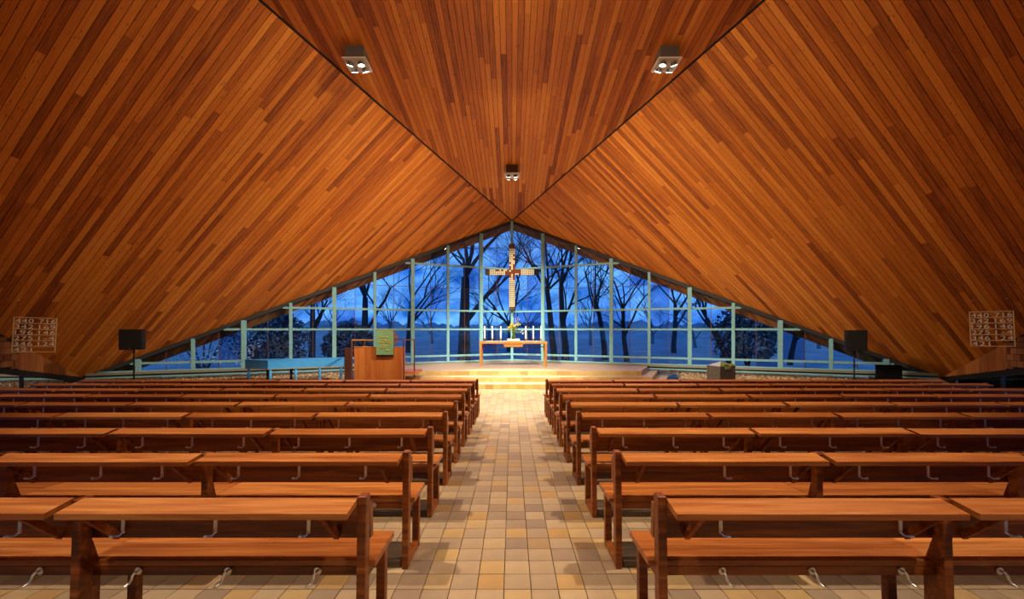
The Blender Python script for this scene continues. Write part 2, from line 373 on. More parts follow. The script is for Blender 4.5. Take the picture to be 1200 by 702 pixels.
# ------------------------------------------------------------------ back wall and side walls
bx = xside(YB)
bw = meshobj('wall_back', [(-bx-.3,YB,-.1),(bx+.3,YB,-.1),(bx+.3,YB,9.6),(-bx-.3,YB,9.6),(-bx-.3,YB-.2,-.1),(bx+.3,YB-.2,-.1),(bx+.3,YB-.2,9.6),(-bx-.3,YB-.2,9.6)],
   [(0,1,2,3),(5,4,7,6),(0,4,5,1),(3,2,6,7),(0,3,7,4),(1,5,6,2)], M['pulpit_dark']); tag(bw, 'plain wooden wall behind the pews', kind='structure')
def zlow(y): return min(2.0, .577+(10.26-y)*.21)
for sg, nm in ((-1,'left'), (1,'right')):
    o3 = Vector((sg,0,0))
    ys = [12.55, 10.58, 8, 5, 2, 0, -2, yfs]
    pts_lo = [Vector((sg*xside(y), y, zlow(y))) for y in ys]+[Vector((sg*xside(YB), YB, zlow(YB)))]
    pts_hi = [Vector((sg*xside(y), y, max(zside(xside(y), y), zlow(y)+.01))) for y in ys]+[Vector((sg*xside(YB), YB, zcenter(YB)))]
    m = MB(); m.prism3([p for p in pts_lo]+pts_hi[::-1], o3*.2)
    w = m.build('wall_'+nm, M['cavity']); tag(w, '%s side wall wedge of wooden boards and brick under the roof slope' % nm, kind='structure')
    y = 12.5
    while y > 10.62:                                         # vertical boards next to the roof foot
        y2 = max(y-.235, 10.58); q = []
        for yy, f in ((y-.003, zlow), (y2+.003, zlow)): q.append(Vector((sg*xside(yy), yy, f(yy)+.01)))
        for yy in (y2+.003, y-.003): q.append(Vector((sg*xside(yy), yy, max(zlow(yy)+.02, zside(xside(yy), yy)-.012))))
        MB().prism3(q, -o3*.024).build('board', M['cladding'], w); y = y2
    z = .45; row = 0
    while z < 3.4:                                           # rough brick further back
        y = 10.575-(row % 2)*.09; first = True
        if row % 2: ya, yb = 10.575, y
        y = 10.575+(row % 2)*.09
        while y > 6.4:
            ya, yb = min(y, 10.575)-.006, y-.18+.006
            zt = min(z+.148, min(zside(xside(ya), ya), zside(xside(yb), yb))-.01); zb = max(z, max(zlow(ya), zlow(yb))+.005)
            if zt-zb > .03 and ya-yb > .03:
                q = [Vector((sg*xside(ya), ya, zb)), Vector((sg*xside(yb), yb, zb)), Vector((sg*xside(yb), yb, zt)), Vector((sg*xside(ya), ya, zt))]
                MB().prism3(q, -o3*random.uniform(.016, .038)).build('brick', M['brick'], w)
            y -= .18
        z += .16; row += 1
    # low strip window under the wall
    wi = MB()
    for a, b in zip(ys[:-1], ys[1:]): wi.beam((sg*xside(a), a, zlow(a)-.07), (sg*xside(b), b, zlow(b)-.07), .12, .13)
    wi.beam((sg*xside(12.4), 12.4, -.25), (sg*xside(YB), YB, -.08), .12, .3)
    wo = wi.build('window_%d' % (3 if sg < 0 else 4), M['black']); tag(wo, 'low dark strip window under the %s side wall' % nm, kind='structure')
    yy = 12.1
    while yy > -4.5:
        y2 = yy-1.4; q = [Vector((sg*xside(yy), yy, -.2)), Vector((sg*xside(y2), y2, -.2)), Vector((sg*xside(y2), y2, zlow(y2)-.1)), Vector((sg*xside(yy), yy, zlow(yy)-.1))]
        MB().prism3(q, o3*.01).build('pane', GLASS[0], wo)
        MB().box(sg*xside(y2)-.03, sg*xside(y2)+.03, y2-.03, y2+.03, -.25, zlow(y2)-.05).build('mullion', M['black'], wo)
        yy = y2

# ------------------------------------------------------------------ the great window: two glazed halves meeting under the apex
cw = math.cos(math.atan(WS)); BAY = 1.3165
TR = [.47, 1.55, 2.32, 4.17]; JN = [3.25, 5.05]; ZB = .205
def ztop(x): return A.z-.4738*x-.02
for sg, nm in ((-1,'left'), (1,'right')):
    wd = Vector((sg*cw, -WS*cw, 0)); wnrm = Vector((sg*WS*cw, cw, 0))        # along the wall outwards; outwards of the room
    wt = lambda x, z, o=0: Vector((sg*x, ywall(x), z))+wnrm*o
    xe = 13.0
    fr = MB()
    fr.prism3([wt(0,ztop(0)-.11,-.05), wt(xe,ztop(xe)-.11,-.05), wt(xe,ztop(xe)+.02,-.05), wt(0,ztop(0)+.02,-.05)], wnrm*.12)
    win = fr.build('window_%d' % (1 if sg < 0 else 2), M['edge'])
    tag(win, '%s half of the great gable window with teal frames behind the altar' % nm, kind='structure')
    MB().beam(wt(0,ZB-.035), wt(xe,ZB-.035), .16, .075).build('sill', M['sill'], win)
    MB().beam(wt(0,ZB-.105,.02), wt(xe,ZB-.105,.02), .10, .06).build('sill_gap', M['black'], win)
    MB().beam(wt(0,ZB-.155,-.06), wt(xe,ZB-.155,-.06), .05, .055).build('lower_rail', M['teal'], win)
    MB().beam(wt(0,ZB+.02), wt(12.75,ZB+.02), .10, .05).build('bottom_rail', M['teal'], win)
    for i in range(0 if sg < 0 else 1, 10):
        x = BAY*i; w_ = .10 if i == 0 else (.14 if i % 2 else .10); dd = .15 if i % 2 else .12
        m = MB(); c0 = wt(x, 0)
        zt_ = ztop(x+w_/2)-.02
        if i == 0:
            m.box(-.055, .055, YA-.11, YA+.05, ZB-.05, A.z-.03)
        else:
            a_, b_ = wd*w_/2, wnrm*dd/2
            q = [c0-a_-b_, c0+a_-b_, c0+a_+b_, c0-a_+b_]
            if sg < 0: q = q[::-1]
            m.prism([(p.x, p.y) for p in q], ZB-.03, zt_)
        m.build('mullion', M['teal'], win)
    for z in TR:
        xt = (A.z-.11-.02-z)/.4738
        for i in range(10):
            x0, x1 = BAY*i+.05, min(BAY*(i+1)-.05, xt)
            if x1 > x0+.05: MB().beam(wt(x0,z), wt(x1,z), .08, .075).build('transom', M['teal'], win)
    rows = sorted([ZB+.04]+TR+JN+[6.4])
    roofline = [(0,-1), (14,-1), (14,ztop(14)-.1), (0,ztop(0)-.1)]
    rr = random.Random(11 if sg < 0 else 12)
    for i in range(10):
        for h in range(2):
            x0 = BAY*i+h*BAY/2+(.05 if h == 0 else .008); x1 = BAY*i+(h+1)*BAY/2-(.05 if h == 1 else .008)
            for z0, z1 in zip(rows[:-1], rows[1:]):
                a0 = z0+(.035 if z0 in TR else .006); a1 = z1-(.035 if z1 in TR else .006)
                q = clip_convex([(x0,a0),(x1,a0),(x1,a1),(x0,a1)], roofline)
                if len(q) < 3 or abs(area(q)) < .01: continue
                g = rr.choices(GLASS, weights=[5, 3, 2.2 if z0 < 3 else .6, 4])[0]
                MB().prism3([wt(a,b,-.005) for a, b in q], wnrm*.01).build('pane', g, win)
        xm = BAY*(i+.5)
        zt_ = ztop(xm)-.16
        if zt_ > ZB+.1: MB().beam(wt(xm,ZB+.04), wt(xm,zt_), .018, .022, wnrm).build('glazing_joint', M['joint'], win)
        for z in JN:
            xt = min(BAY*(i+1)-.05, (A.z-.16-z)/.4738)
            if xt > BAY*i+.1: MB().beam(wt(BAY*i+.05,z), wt(xt,z), .02, .016).build('glazing_joint', M['joint'], win)
    # row of rough stones at the foot of the glass
    x = 5.35; k = 0
    while x < 12.6:
        l = random.uniform(.22, .46); h = random.uniform(.0, .03)
        MB().prism3([wt(x+.012,-.12,-.20), wt(x+l-.012,-.12,-.20), wt(x+l-.012,.035-h,-.20), wt(x+.012,.035-h,-.20)], wnrm*random.uniform(.1,.14)).build('plinth_stone', M['stone'], win)
        x += l

# ------------------------------------------------------------------ dais of three tiled steps
def dais(xf, yf, z1, name, mt, lab, z0=ZF-.01):
    k = .4375; t = (YA-WS*xf-yf)/(1+WS*k); xw = xf+k*t; yw = ywall(xw)
    poly = [(-xf,yf),(xf,yf),(xw-.06,yw-.14),(0,YA-.14),(-xw+.06,yw-.14)]
    o = MB().prism(poly, z0, z1).build(name, mt); tag(o, lab, kind='structure'); return o
ra = random.Random(3)
def riser_tiles(root, xf, yf, z0, z1):
    x = -xf
    while x < xf-.05:
        w = min(.245, xf-x); MB().box(x+.003, x+w-.003, yf-.012, yf+.002, z0+.004, z1-.012).build('riser_tile', M['riser'], root)
        x += w
M['riser'] = mat('riser_tile', (.6,.4,.12), .45)
r_ = ramp(M['riser'], [(0, (.42,.26,.09)), (.35, (.54,.37,.14)), (.8, (.60,.44,.18)), (1, (.50,.29,.08))])
L(M['riser'], piece_random(M['riser']), r_.inputs['Fac']); L(M['riser'], r_.outputs['Color'], M['riser'].node_tree.nodes['Principled BSDF'].inputs['Base Color'])
z1_, z2_, z3_ = -.165, -.004, .15
d1 = dais(4.75, 12.96, z1_, 'altar_step', M['dais'], 'lowest wide tiled step in front of the altar')
d2 = dais(4.56, 13.46, z2_, 'altar_step', M['dais'], 'middle wide tiled step in front of the altar', z1_)
d3 = dais(4.37, 13.96, z3_, 'altar_platform', M['dais'], 'pale topmost tiled platform that carries the altar table', z2_)
riser_tiles(d1, 4.75, 12.96, ZF, z1_); riser_tiles(d2, 4.56, 13.46, z1_, z2_); riser_tiles(d3, 4.37, 13.96, z2_, z3_)

# ------------------------------------------------------------------ gravel banks along the glass
def zgravel(x, y):
    dw = (ywall(x)-y)*cw; ds = (xside(y)-abs(x))*.97; d = max(0, min(dw, ds))
    return -.03-.27*min(1, d/1.5)
for sg, nm in ((-1,'left'), (1,'right')):
    def inside(x, y):
        if y > ywall(x)-.13 or x > xside(y)-.1: return False
        dw = (ywall(x)-y)*cw; ds = (xside(y)-x)*.97
        if x < 5.4+.3*(y-13): return False
        return dw < 1.75 or ds < 1.6
    NX, NY = 62, 76; V = []; ok = {}
    gv = []; gf = []; ids = {}
    for i in range(NX):
        for j in range(NY):
            x = 5.2+i*.135; y = 6.2+j*.135
            ids[i,j] = len(gv); gv.append((sg*x, y, max(zgravel(x, y)+.02*mnoise.noise(Vector((x*2.2,y*2.2,0))), ZF+.006))); ok[i,j] = inside(x, y)
    for i in range(NX-1):
        for j in range(NY-1):
            if all(ok[a] for a in ((i,j),(i+1,j),(i+1,j+1),(i,j+1))):
                f = (ids[i,j],ids[i+1,j],ids[i+1,j+1],ids[i,j+1]); gf.append(f if sg > 0 else f[::-1])
    g = meshobj('gravel_bed', gv, gf, M['earth']); tag(g, 'bank of tan gravel along the foot of the %s glass wall' % nm, 'gravel', kind='stuff')
    peb = MB(); c = 0
    while c < 6500:
        x, y = random.uniform(5.3, 13), random.uniform(7, 15.5)
        if not inside(x, y) or (y < 9.5 and random.random() < .6): continue
        c += 1; r = random.uniform(.018, .042); z = zgravel(x, y)+.02*mnoise.noise(Vector((x*2.2,y*2.2,0)))+r*.35
        a = random.uniform(0, 6.28); ca, sa = math.cos(a)*r, math.sin(a)*r; f = random.uniform(.7, 1.3)
        peb.add([(sg*x+ca,y+sa,z),(sg*x-sa*f,y+ca*f,z),(sg*x-ca,y-sa,z),(sg*x+sa*f,y-ca*f,z),(sg*x,y,z+r*.7),(sg*x,y,z-r*.6)],
                [(0,1,4),(1,2,4),(2,3,4),(3,0,4),(1,0,5),(2,1,5),(3,2,5),(0,3,5)])
    tag(peb.build('pebbles', M['pebble'], g), kind='stuff')
def twig(pts, lab, r=.012):
    o = MB().tube(pts, [r*(1-.12*i) for i in range(len(pts))], 5).build('dry_branch', M['twig']); tag(o, lab, 'branch')
def gpt(px, d, dz=0): x = (px-600)/F*d; return Vector((x, d, zgravel(abs(x), d)+dz))
twig([gpt(795,14.3,-.02), gpt(795,14.3,.12), gpt(796,14.3,.26)], 'short dry stick standing in the gravel right of the dais', .014)
twig([gpt(914,13.2,-.03), gpt(914.5,13.25,.12), gpt(916,13.3,.26), gpt(926,13.3,.24), gpt(945,13.3,.14)], 'bent pale stick arched over the gravel below the right window', .016)

# ------------------------------------------------------------------ pews: nine rows on either side of the aisle
BM = 1.395; X0 = .737; NB = 6; PT = .044
def lenx(m): return m
half = BM/2-PT/2-.001
me_ledge = MB().add([(-half,-.122,.738),(half,-.122,.738),(half,-.122,.766),(-half,-.122,.766),(-half,.012,.762),(half,.012,.762),(half,.012,.790),(-half,.012,.790)],
    [(0,1,2,3),(5,4,7,6),(3,2,6,7),(0,4,5,1),(0,3,7,4),(1,5,6,2)]).mesh('ledge', M['seat'])
def board(a, b):
    return MB().add([(a,.064,.742),(b,.064,.742),(b,.104,.742),(a,.104,.742),(a,.078,.566),(b,.078,.566),(b,.118,.566),(a,.118,.566)],
        [(0,1,2,3),(7,6,5,4),(4,5,1,0),(6,7,3,2),(7,4,0,3),(5,6,2,1)]).mesh('backrest', M['pew'])
me_board, me_board_a, me_board_b = board(-BM/2+.002, BM/2-.002), board(-BM/2-.021, BM/2-.002), board(-BM/2+.002, BM/2+.021)
me_seat = MB().bbox(-BM/2+.002, BM/2-.002, .068, .395, .428, .463, .005).mesh('seat', M['seat'])
me_seat_end = MB().bbox(-BM/2-.052+.0, BM/2-.002, .068, .395, .428, .463, .005).mesh('seat', M['seat'])
me_seat_end_r = MB().bbox(-BM/2+.002, BM/2+.052, .068, .395, .428, .463, .005).mesh('seat', M['seat'])
me_apron = MB().box(-BM/2+PT/2, BM/2-PT/2, .07, .095, .385, .428).mesh('apron', M['pew'])
me_endpost = MB().bbox(-PT/2, PT/2, 0, .064, 0, .80, .004).mesh('post', M['pew'])
po = MB().bbox(-PT/2, PT/2, 0, .064, 0, .785, .004)
po.add([(-PT/2+.002,.06,0),(PT/2-.002,.06,0),(PT/2-.002,.112,0),(-PT/2+.002,.112,0),(-PT/2+.002,.06,.56),(PT/2-.002,.06,.56),(PT/2-.002,.066,.56),(-PT/2+.002,.066,.56),
        (-PT/2+.002,.06,.44),(PT/2-.002,.06,.44),(PT/2-.002,.112,.42),(-PT/2+.002,.112,.42)],
       [(0,3,2,1),(0,1,9,8),(1,2,10,9),(2,3,11,10),(3,0,8,11),(8,9,5,4),(9,10,6,5),(10,11,7,6),(11,8,4,7),(4,5,6,7)])
me_midpost = po.mesh('post', M['pew'])
me_leg = MB().bbox(-.025, .025, .31, .36, .0, .43, .004).mesh('leg', M['pew'])
me_skid = MB().bbox(-.021, .021, .062, .312, 0, .055, .004).mesh('skid', M['pew'])
me_rail = MB().box(-.018, .018, .062, .312, .385, .427).mesh('side_rail', M['pew'])
me_brace = MB().beam((0,-.098,.742), (0,.072,.578), .024, .032, (0,0,1)).mesh('brace', M['pew'])
me_foot = MB().bbox(-BM/2+.03, BM/2-.03, .02, .30, .0, .052, .006).mesh('footboard', M['footboard'])
hk = MB().box(-.0085, .0085, -.036, -.031, .640, .748); hk.tube([(0,-.033,.645),(-.008,-.05,.634),(-.02,-.066,.638)], .0055, 6); hk.blob((-.022,-.070,.641), .0095, 1)
me_hook = hk.mesh('ledge_hook', M['metal'])
sh = MB(); sh.tube([(0,.07,.408),(0,.064,.408)], .019, 10); sh.tube([(0,.066,.408),(0,.045,.41)], .007, 6)
sh.tube([(0,.046,.412),(.004,.036,.40),(.008,.036,.382),(.014,.028,.366),(.022,.014,.358),(.032,.004,.362)], [.006,.006,.006,.006,.006,.0045], 6)
me_shook = sh.mesh('seat_hook', M['metal'])
sh2 = MB(); sh2.add([(-v[0],v[1],v[2]) for v in sh.v], [f[::-1] for f in sh.f]); me_shook_l = sh2.mesh('seat_hook', M['metal'])
hk2 = MB(); hk2.add([(-v[0],v[1],v[2]) for v in hk.v], [f[::-1] for f in hk.f]); me_hook_r = hk2.mesh('ledge_hook', M['metal'])
D0, DP = 2.0, .843
words = ['nearest the camera', 'second from the camera', 'third from the camera', 'fourth from the camera', 'in the middle, fifth of nine', 'fourth from the altar steps', 'third from the altar steps', 'second from the altar steps', 'nearest the altar steps']
jr = random.Random(5)
for sg, nm in ((-1,'left'), (1,'right')):
    for k in range(9):
        y = D0+DP*k
        pw = empty('pew', (0, y, zfloor(y)), (-math.atan(SL) if y < YF-.4 else 0, 0, 0))
        tag(pw, 'long reddish wooden pew %s of the aisle, row %s' % (nm, words[k]), 'pew', 'pews on both sides of the aisle')
        for b in range(NB+1):
            x = sg*(X0+BM*b); end = b in (0, NB)
            inst('post', me_endpost if end else me_midpost, pw, (x,0,0))
            inst('leg', me_leg, pw, (x,0,0)); inst('skid', me_skid, pw, (x,0,0)); inst('side_rail', me_rail, pw, (x,0,0))
        for b in range(NB):
            x = sg*(X0+BM*(b+.5)); j = jr.uniform(-.003, .003)
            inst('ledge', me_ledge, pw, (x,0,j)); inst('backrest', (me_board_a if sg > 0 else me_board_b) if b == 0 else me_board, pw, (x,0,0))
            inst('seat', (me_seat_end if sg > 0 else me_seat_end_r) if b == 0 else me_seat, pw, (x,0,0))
            inst('apron', me_apron, pw, (x,0,0)); inst('footboard', me_foot, pw, (x,0,0))
            for q in (-1, 1): inst('brace', me_brace, pw, (x+q*(BM/2-.145),0,0))
            for h in range(3):
                if not (sg > 0 and ((k == 0 and b == 0 and h == 1) or (k == 1 and b == 0 and h == 0))):
                    inst('ledge_hook', me_hook if sg < 0 else me_hook_r, pw, (sg*(X0+BM*b+.25+.45*h)+jr.uniform(-.02,.02),0,0))
                inst('seat_hook', me_shook_l if sg < 0 else me_shook, pw, (sg*(X0+BM*b+(.24 if sg < 0 else .32)+.45*h),0,0))

# ------------------------------------------------------------------ ceiling lamps: housing, plate and four gimbal spots each
def lamp(x, y, lab, heads):
    zc = zcenter(y); t = empty('ceiling_lamp', (x, y, zc-.05)); tag(t, lab, 'lamp', 'four-headed ceiling lamps')
    MB().box(-.19, .19, -.19, .19, -.19, .08).build('housing', M['housing'], t)
    MB().bbox(-.245, .245, -.245, .245, -.225, -.19, .006).build('plate', M['plate'], t)
    for i, (hx, hy) in enumerate(((-.11,-.11),(.11,-.11),(-.11,.11),(.11,.11))):
        dx, dy = heads[i]; d = Vector((dx, dy, -1)).normalized(); a = Vector((hx, hy, -.232))
        h = MB().tube([a-d*.012, a+d*.055], [.052, .066], 14).build('spot_head', M['housing'], t)
        MB().tube([a+d*.055, a+d*.062], .058, 14).build('bulb', M['bulb'], h)
    return t
def beam(t, target, energy, ang=46, blend=.8, col=LAMP_COL, soft=.1):
    l = bpy.data.lights.new('lamp_beam', 'SPOT'); l.energy = energy; l.color = col; l.spot_size = math.radians(ang); l.spot_blend = blend; l.shadow_soft_size = soft
    lo = bpy.data.objects.new('lamp_beam', l); link(lo); lo.parent = t; p = Vector((0, 0, -.45)); lo.location = p
    d = Vector(target)-(Vector(t.location)+p); lo.rotation_euler = d.to_track_quat('-Z', 'Y').to_euler()
hl_, hr_ = [(.5,.3),(.1,.15),(-.1,.5),(.3,.7)], [(-.1,.15),(-.5,.3),(-.3,.7),(.1,.5)]
l1 = lamp(-3.3, 8.85, 'square four-headed ceiling lamp beside the left roof fold', [(-.4,.5),(.1,.15),(-.1,.7),(.3,.7)])
l2 = lamp(3.3, 8.85, 'square four-headed ceiling lamp beside the right roof fold', [(-.1,.15),(.4,.5),(-.3,.7),(.1,.7)])
l3 = lamp(0, 13.6, 'small square ceiling lamp in the middle, above the altar steps', [(-.2,.75),(.2,.75),(-.2,.85),(.2,.85)])
l4 = lamp(-3.9, 3.6, 'left ceiling lamp above the pews nearest the camera', hl_)
l5 = lamp(3.9, 3.6, 'right ceiling lamp above the pews nearest the camera', hr_)
l6 = lamp(-3.9, -1.6, 'left ceiling lamp behind the camera', hl_)
l7 = lamp(3.9, -1.6, 'right ceiling lamp behind the camera', hr_)
for l_, q in ((l1,1), (l2,1), (l4,1), (l5,1), (l6,.65), (l7,.65)):
    x, y, _ = l_.location; beam(l_, (x*.36, y+.8, 0), LAMP_FLOOR*q, 66, 1)
for l_ in (l1, l2):
    x, y, _ = l_.location; beam(l_, (x*2.0, y-1.2, 0), LAMP_FLOOR*.62, 68, 1)
for l_ in (l1, l2):
    x, y, _ = l_.location; beam(l_, (-x*1.6, 13.4, 3.3), LAMP_CROSS*1.0, 60, 1, soft=.2)
for l_ in (l4, l5):
    x, y, _ = l_.location; beam(l_, (-x*1.15, 9.6, 6.1), LAMP_CROSS*1.0, 50, 1, soft=.25)
for l_ in (l1, l2):
    x, y, _ = l_.location; beam(l_, (-x*2.5, 14.3, .2), LAMP_CROSS*1.6, 38, 1, soft=.15)
WARM = (1.0, .90, .68)
beam(l3, (0, 11.8, ZF), LAMP_ALTAR*1.7, 60, .8, WARM)
beam(l3, (0, 17.6, 3.0), LAMP_ALTAR*.3, 46, .8, WARM)
beam(l1, (-.6, 15.4, .3), LAMP_ALTAR*1.45, 48, .9, WARM); beam(l2, (.6, 15.4, .3), LAMP_ALTAR*1.45, 48, .9, WARM)
beam(l1, (-5.6, 13.0, .4), LAMP_ALTAR*.55, 36, .9, WARM); beam(l2, (6.6, 13.4, 0), LAMP_ALTAR*.45, 36, .9, WARM)

# ------------------------------------------------------------------ cross of glass squares
cy = 17.72; c = empty('altar_cross', (0, cy, EYE+.84)); tag(c, 'tall cross of small cream glass squares hanging before the window', 'cross')
ph = 2.82; az = (386-319)/F*cy-.84; aw = 1.15; hw = .125
MB().box(-hw, hw, 0, .05, .12, ph-.12).box(-aw+.12, -hw, 0, .05, az-hw, az+hw).box(hw, aw-.12, 0, .05, az-hw, az+hw).build('frame', M['bronze'], c)
for nm_, b in (('end_cap', (-hw,hw,-.02,.07,0,.12)), ('end_cap', (-hw,hw,-.02,.07,ph-.12,ph)), ('end_cap', (-aw,-aw+.12,-.02,.07,az-hw,az+hw)), ('end_cap', (aw-.12,aw,-.02,.07,az-hw,az+hw))):
    MB().bbox(*b, .008).build(nm_, M['bronze'], c)
MB().box(-.02,.02,.05,.25,ph-.4,ph-.36).box(-.02,.02,.05,.25,.5,.54).build('bracket', M['bronze'], c)
cr = random.Random(4); cream, ruby = MB(), MB(); pt_ = .0833
def sq(x, z, dist):
    p = max(0, .72-dist/.62); tgt = ruby if cr.random() < max(p, .05) else cream; h = .033
    tgt.box(x-h, x+h, -.018, .0, z-h, z+h)
nz = int((ph-.24)/pt_)
for i in range(nz):
    for j in (-1, 0, 1): z = .12+pt_*(i+.5); sq(j*pt_, z, abs(z-az))
nx = int((aw-.12-hw)/pt_)
for i in range(nx):
    for s in (-1, 1):
        for j in (-1, 0, 1): x = s*(hw+pt_*(i+.5)); sq(x, az+j*pt_, abs(x))
tag(cream.build('cream_squares', M['cream'], c), kind='stuff'); tag(ruby.build('ruby_squares', M['ruby'], c), kind='stuff')

# ------------------------------------------------------------------ altar table and what stands on it
ty, tz = 15.9, z3_; TH = EYE-.455-z3_
t = empty('altar_table', (.05, ty, tz)); tag(t, 'long light wooden altar table with slender gilded legs', 'table')
MB().bbox(-1.28, 1.28, -.40, .40, TH-.085, TH, .01).build('tabletop', M['oak'], t)
for sx in (-1, 1):
    for sy in (-1, 1):
        lg = MB(); x, y = sx*1.225, sy*.34
        lg.add([(x-.045,y-.045,TH-.085),(x+.045,y-.045,TH-.085),(x+.045,y+.045,TH-.085),(x-.045,y+.045,TH-.085),(x-.03,y-.03,0),(x+.03,y-.03,0),(x+.03,y+.03,0),(x-.03,y+.03,0)],
               [(0,1,2,3),(7,6,5,4),(4,5,1,0),(5,6,2,1),(6,7,3,2),(7,4,0,3)])
        lg.build('leg', M['brassleg'] if 'brassleg' in M else M['oak'], t)
MB().box(-1.19, 1.19, -.02, .02, TH-.235, TH-.205).build('stretcher', M['pulpit_dark'], t)
for sx in (-1, 1): MB().box(sx*1.225-.018, sx*1.225+.018, -.31, .31, TH-.235, TH-.195).build('side_stretcher', M['oak'], t)
dr = MB().add([(-.38,-.37,TH-.085),(.38,-.37,TH-.085),(.38,.3,TH-.085),(-.38,.3,TH-.085),(-.34,-.33,TH-.205),(.34,-.33,TH-.205),(.34,.28,TH-.205),(-.34,.28,TH-.205)],
     [(0,1,2,3),(7,6,5,4),(4,5,1,0),(5,6,2,1),(6,7,3,2),(7,4,0,3)]).build('drawer_box', M['oak'], t)
ac = MB().bbox(-1.05, 1.05, -.33, .33, 0, .006, .002).build('altar_cloth', M['cloth_white']); ac.location = (.05, ty, tz+TH); tag(ac, 'thin white linen cloth laid flat on the altar table', 'cloth')
zt = tz+TH+.006
stick = MB().lathe([(.05,0),(.05,.012),(.02,.022),(.017,.07),(.024,.085),(.05,.095),(.052,.11),(.035,.112)], 12).mesh('candlestick', M['brass'], True)
wax = MB().lathe([(.031,0),(.031,.385),(.024,.392)], 12).mesh('candle', M['wax'])
wick = MB().tube([(0,0,.385),(0,0,.41)], .004, 5).mesh('wick', M['black'])
flame = MB().lathe([(.003,.402),(.011,.417),(.010,.43),(.002,.458)], 8).mesh('flame', M['flame'], True)
cw_ = ['leftmost', 'second from left of the six', 'just left of the vase', 'just right of the vase', 'second from right of the six', 'rightmost']
for i, px in enumerate((568, 577, 586.8, 616.2, 625, 634)):
    x = (px-600)/F*(ty-.02); yb = ty-.02
    o = inst('candlestick', stick, None, (x, yb, zt)); tag(o, 'low brass candlestick on the altar, %s' % cw_[i], 'candlestick', 'candlesticks on the altar')
    cd = inst('candle', wax, None, (x, yb, zt+.112)); tag(cd, 'tall white burning candle on the altar, %s' % cw_[i], 'candle', 'candles on the altar')
    inst('wick', wick, cd); inst('flame', flame, cd)
vx, vy = .07, ty+.12
vs = MB().lathe([(.05,0),(.06,.01),(.075,.10),(.07,.2),(.05,.26),(.075,.34),(.07,.345)], 14).build('vase', M['vase'], None, True); vs.location = (vx, vy, zt); tag(vs, 'green glazed flower vase in the middle of the altar', 'vase')
bq = empty('bouquet', (vx, vy, zt+.3)); tag(bq, 'bunch of yellow and orange flowers in the altar vase', 'flowers')
fr_ = random.Random(9)
for i in range(26):
    a = fr_.uniform(0, 6.28); r = fr_.uniform(.05, .30); h = fr_.uniform(.14, .42)-r*.35
    tip = Vector((r*math.cos(a), r*math.sin(a)*.7, h+.06))
    MB().tube([(0,0,-.05), (tip.x*.35, tip.y*.35, tip.z*.6), tip], .006, 5).build('stem', M['leaf'], bq)
    mt_ = M['yellow'] if i % 5 < 3 else (M['orange'] if i % 5 == 3 else M['white_petal'])
    bl = MB(); bl.blob(tip, fr_.uniform(.028, .05), 1, (1,1,.7), .25)
    bl.build('blossom', mt_, bq)
for i in range(22):
    a = fr_.uniform(0, 6.28); r = fr_.uniform(.10, .28); h = fr_.uniform(.02, .24); p = Vector((r*math.cos(a), r*math.sin(a)*.7, h)); d = p.normalized(); s = d.cross(Vector((0,0,1))).normalized()*.03
    MB().prism3([p-d*.09, p-s, p+d*.06, p+s], (0,0,.004)).build('leaf', M['leaf'], bq)
for i, (px, pz) in enumerate(((-.02,.62), (.09,.60), (.17,.64), (.22,.55))):
    MB().tube([(0,0,0), (px*.5,0,pz*.55), (px,.02,pz)], .004, 5).build('twig', M['twig'], bq)
    for k in range(4): MB().blob((px*(.72+.09*k), .01, pz*(.72+.09*k)), .013, 1).build('catkin', M['white_petal'], bq)
MB().tube([(0,0,0), (-.2,0,.08), (-.46,0,.06)], .006, 5).build('twig', M['leaf'], bq)
for (px, pz) in ((.33,.10), (.38,.03), (.28,.05), (.35,-.02)):
    MB().tube([(0,0,-.02), (px*.6,0,pz*.8), (px,0,pz)], .004, 5).build('stem', M['leaf'], bq); MB().blob((px,0,pz), .032, 1, (1,1,.8), .3).build('blossom', M['white_petal'], bq)
bk = empty('open_book', (.06, ty-.2, zt)); tag(bk, 'open white book lying in front of the altar vase', 'book')
for s in (-1, 1):
    pg = []; n_ = 7
    for i in range(n_+1):
        u = i/n_; pg.append((s*u*.235, .03+.035*math.sin(min(1,u*1.6)*math.pi*.62)))
    m = MB(); V = [(x, -.16, z) for x, z in pg]+[(x, .16, z+.035) for x, z in pg]+[(x, -.16, .012) for x, z in pg]+[(x, .16, .012) for x, z in pg]; q = n_+1
    Fc = []
    for i in range(n_): Fc += [(i,i+1,q+i+1,q+i), (2*q+i+1,2*q+i,3*q+i,3*q+i+1), (i+1,i,2*q+i,2*q+i+1), (q+i,q+i+1,3*q+i+1,3*q+i)]
    Fc += [(n_, 2*q+n_, 3*q+n_, q+n_), (0, q, 3*q, 2*q)]
    m.add(V, Fc).build('pages', M['paper'], bk)
MB().box(-.245, .245, -.165, .165, 0, .012).build('cover', M['oak'], bk)

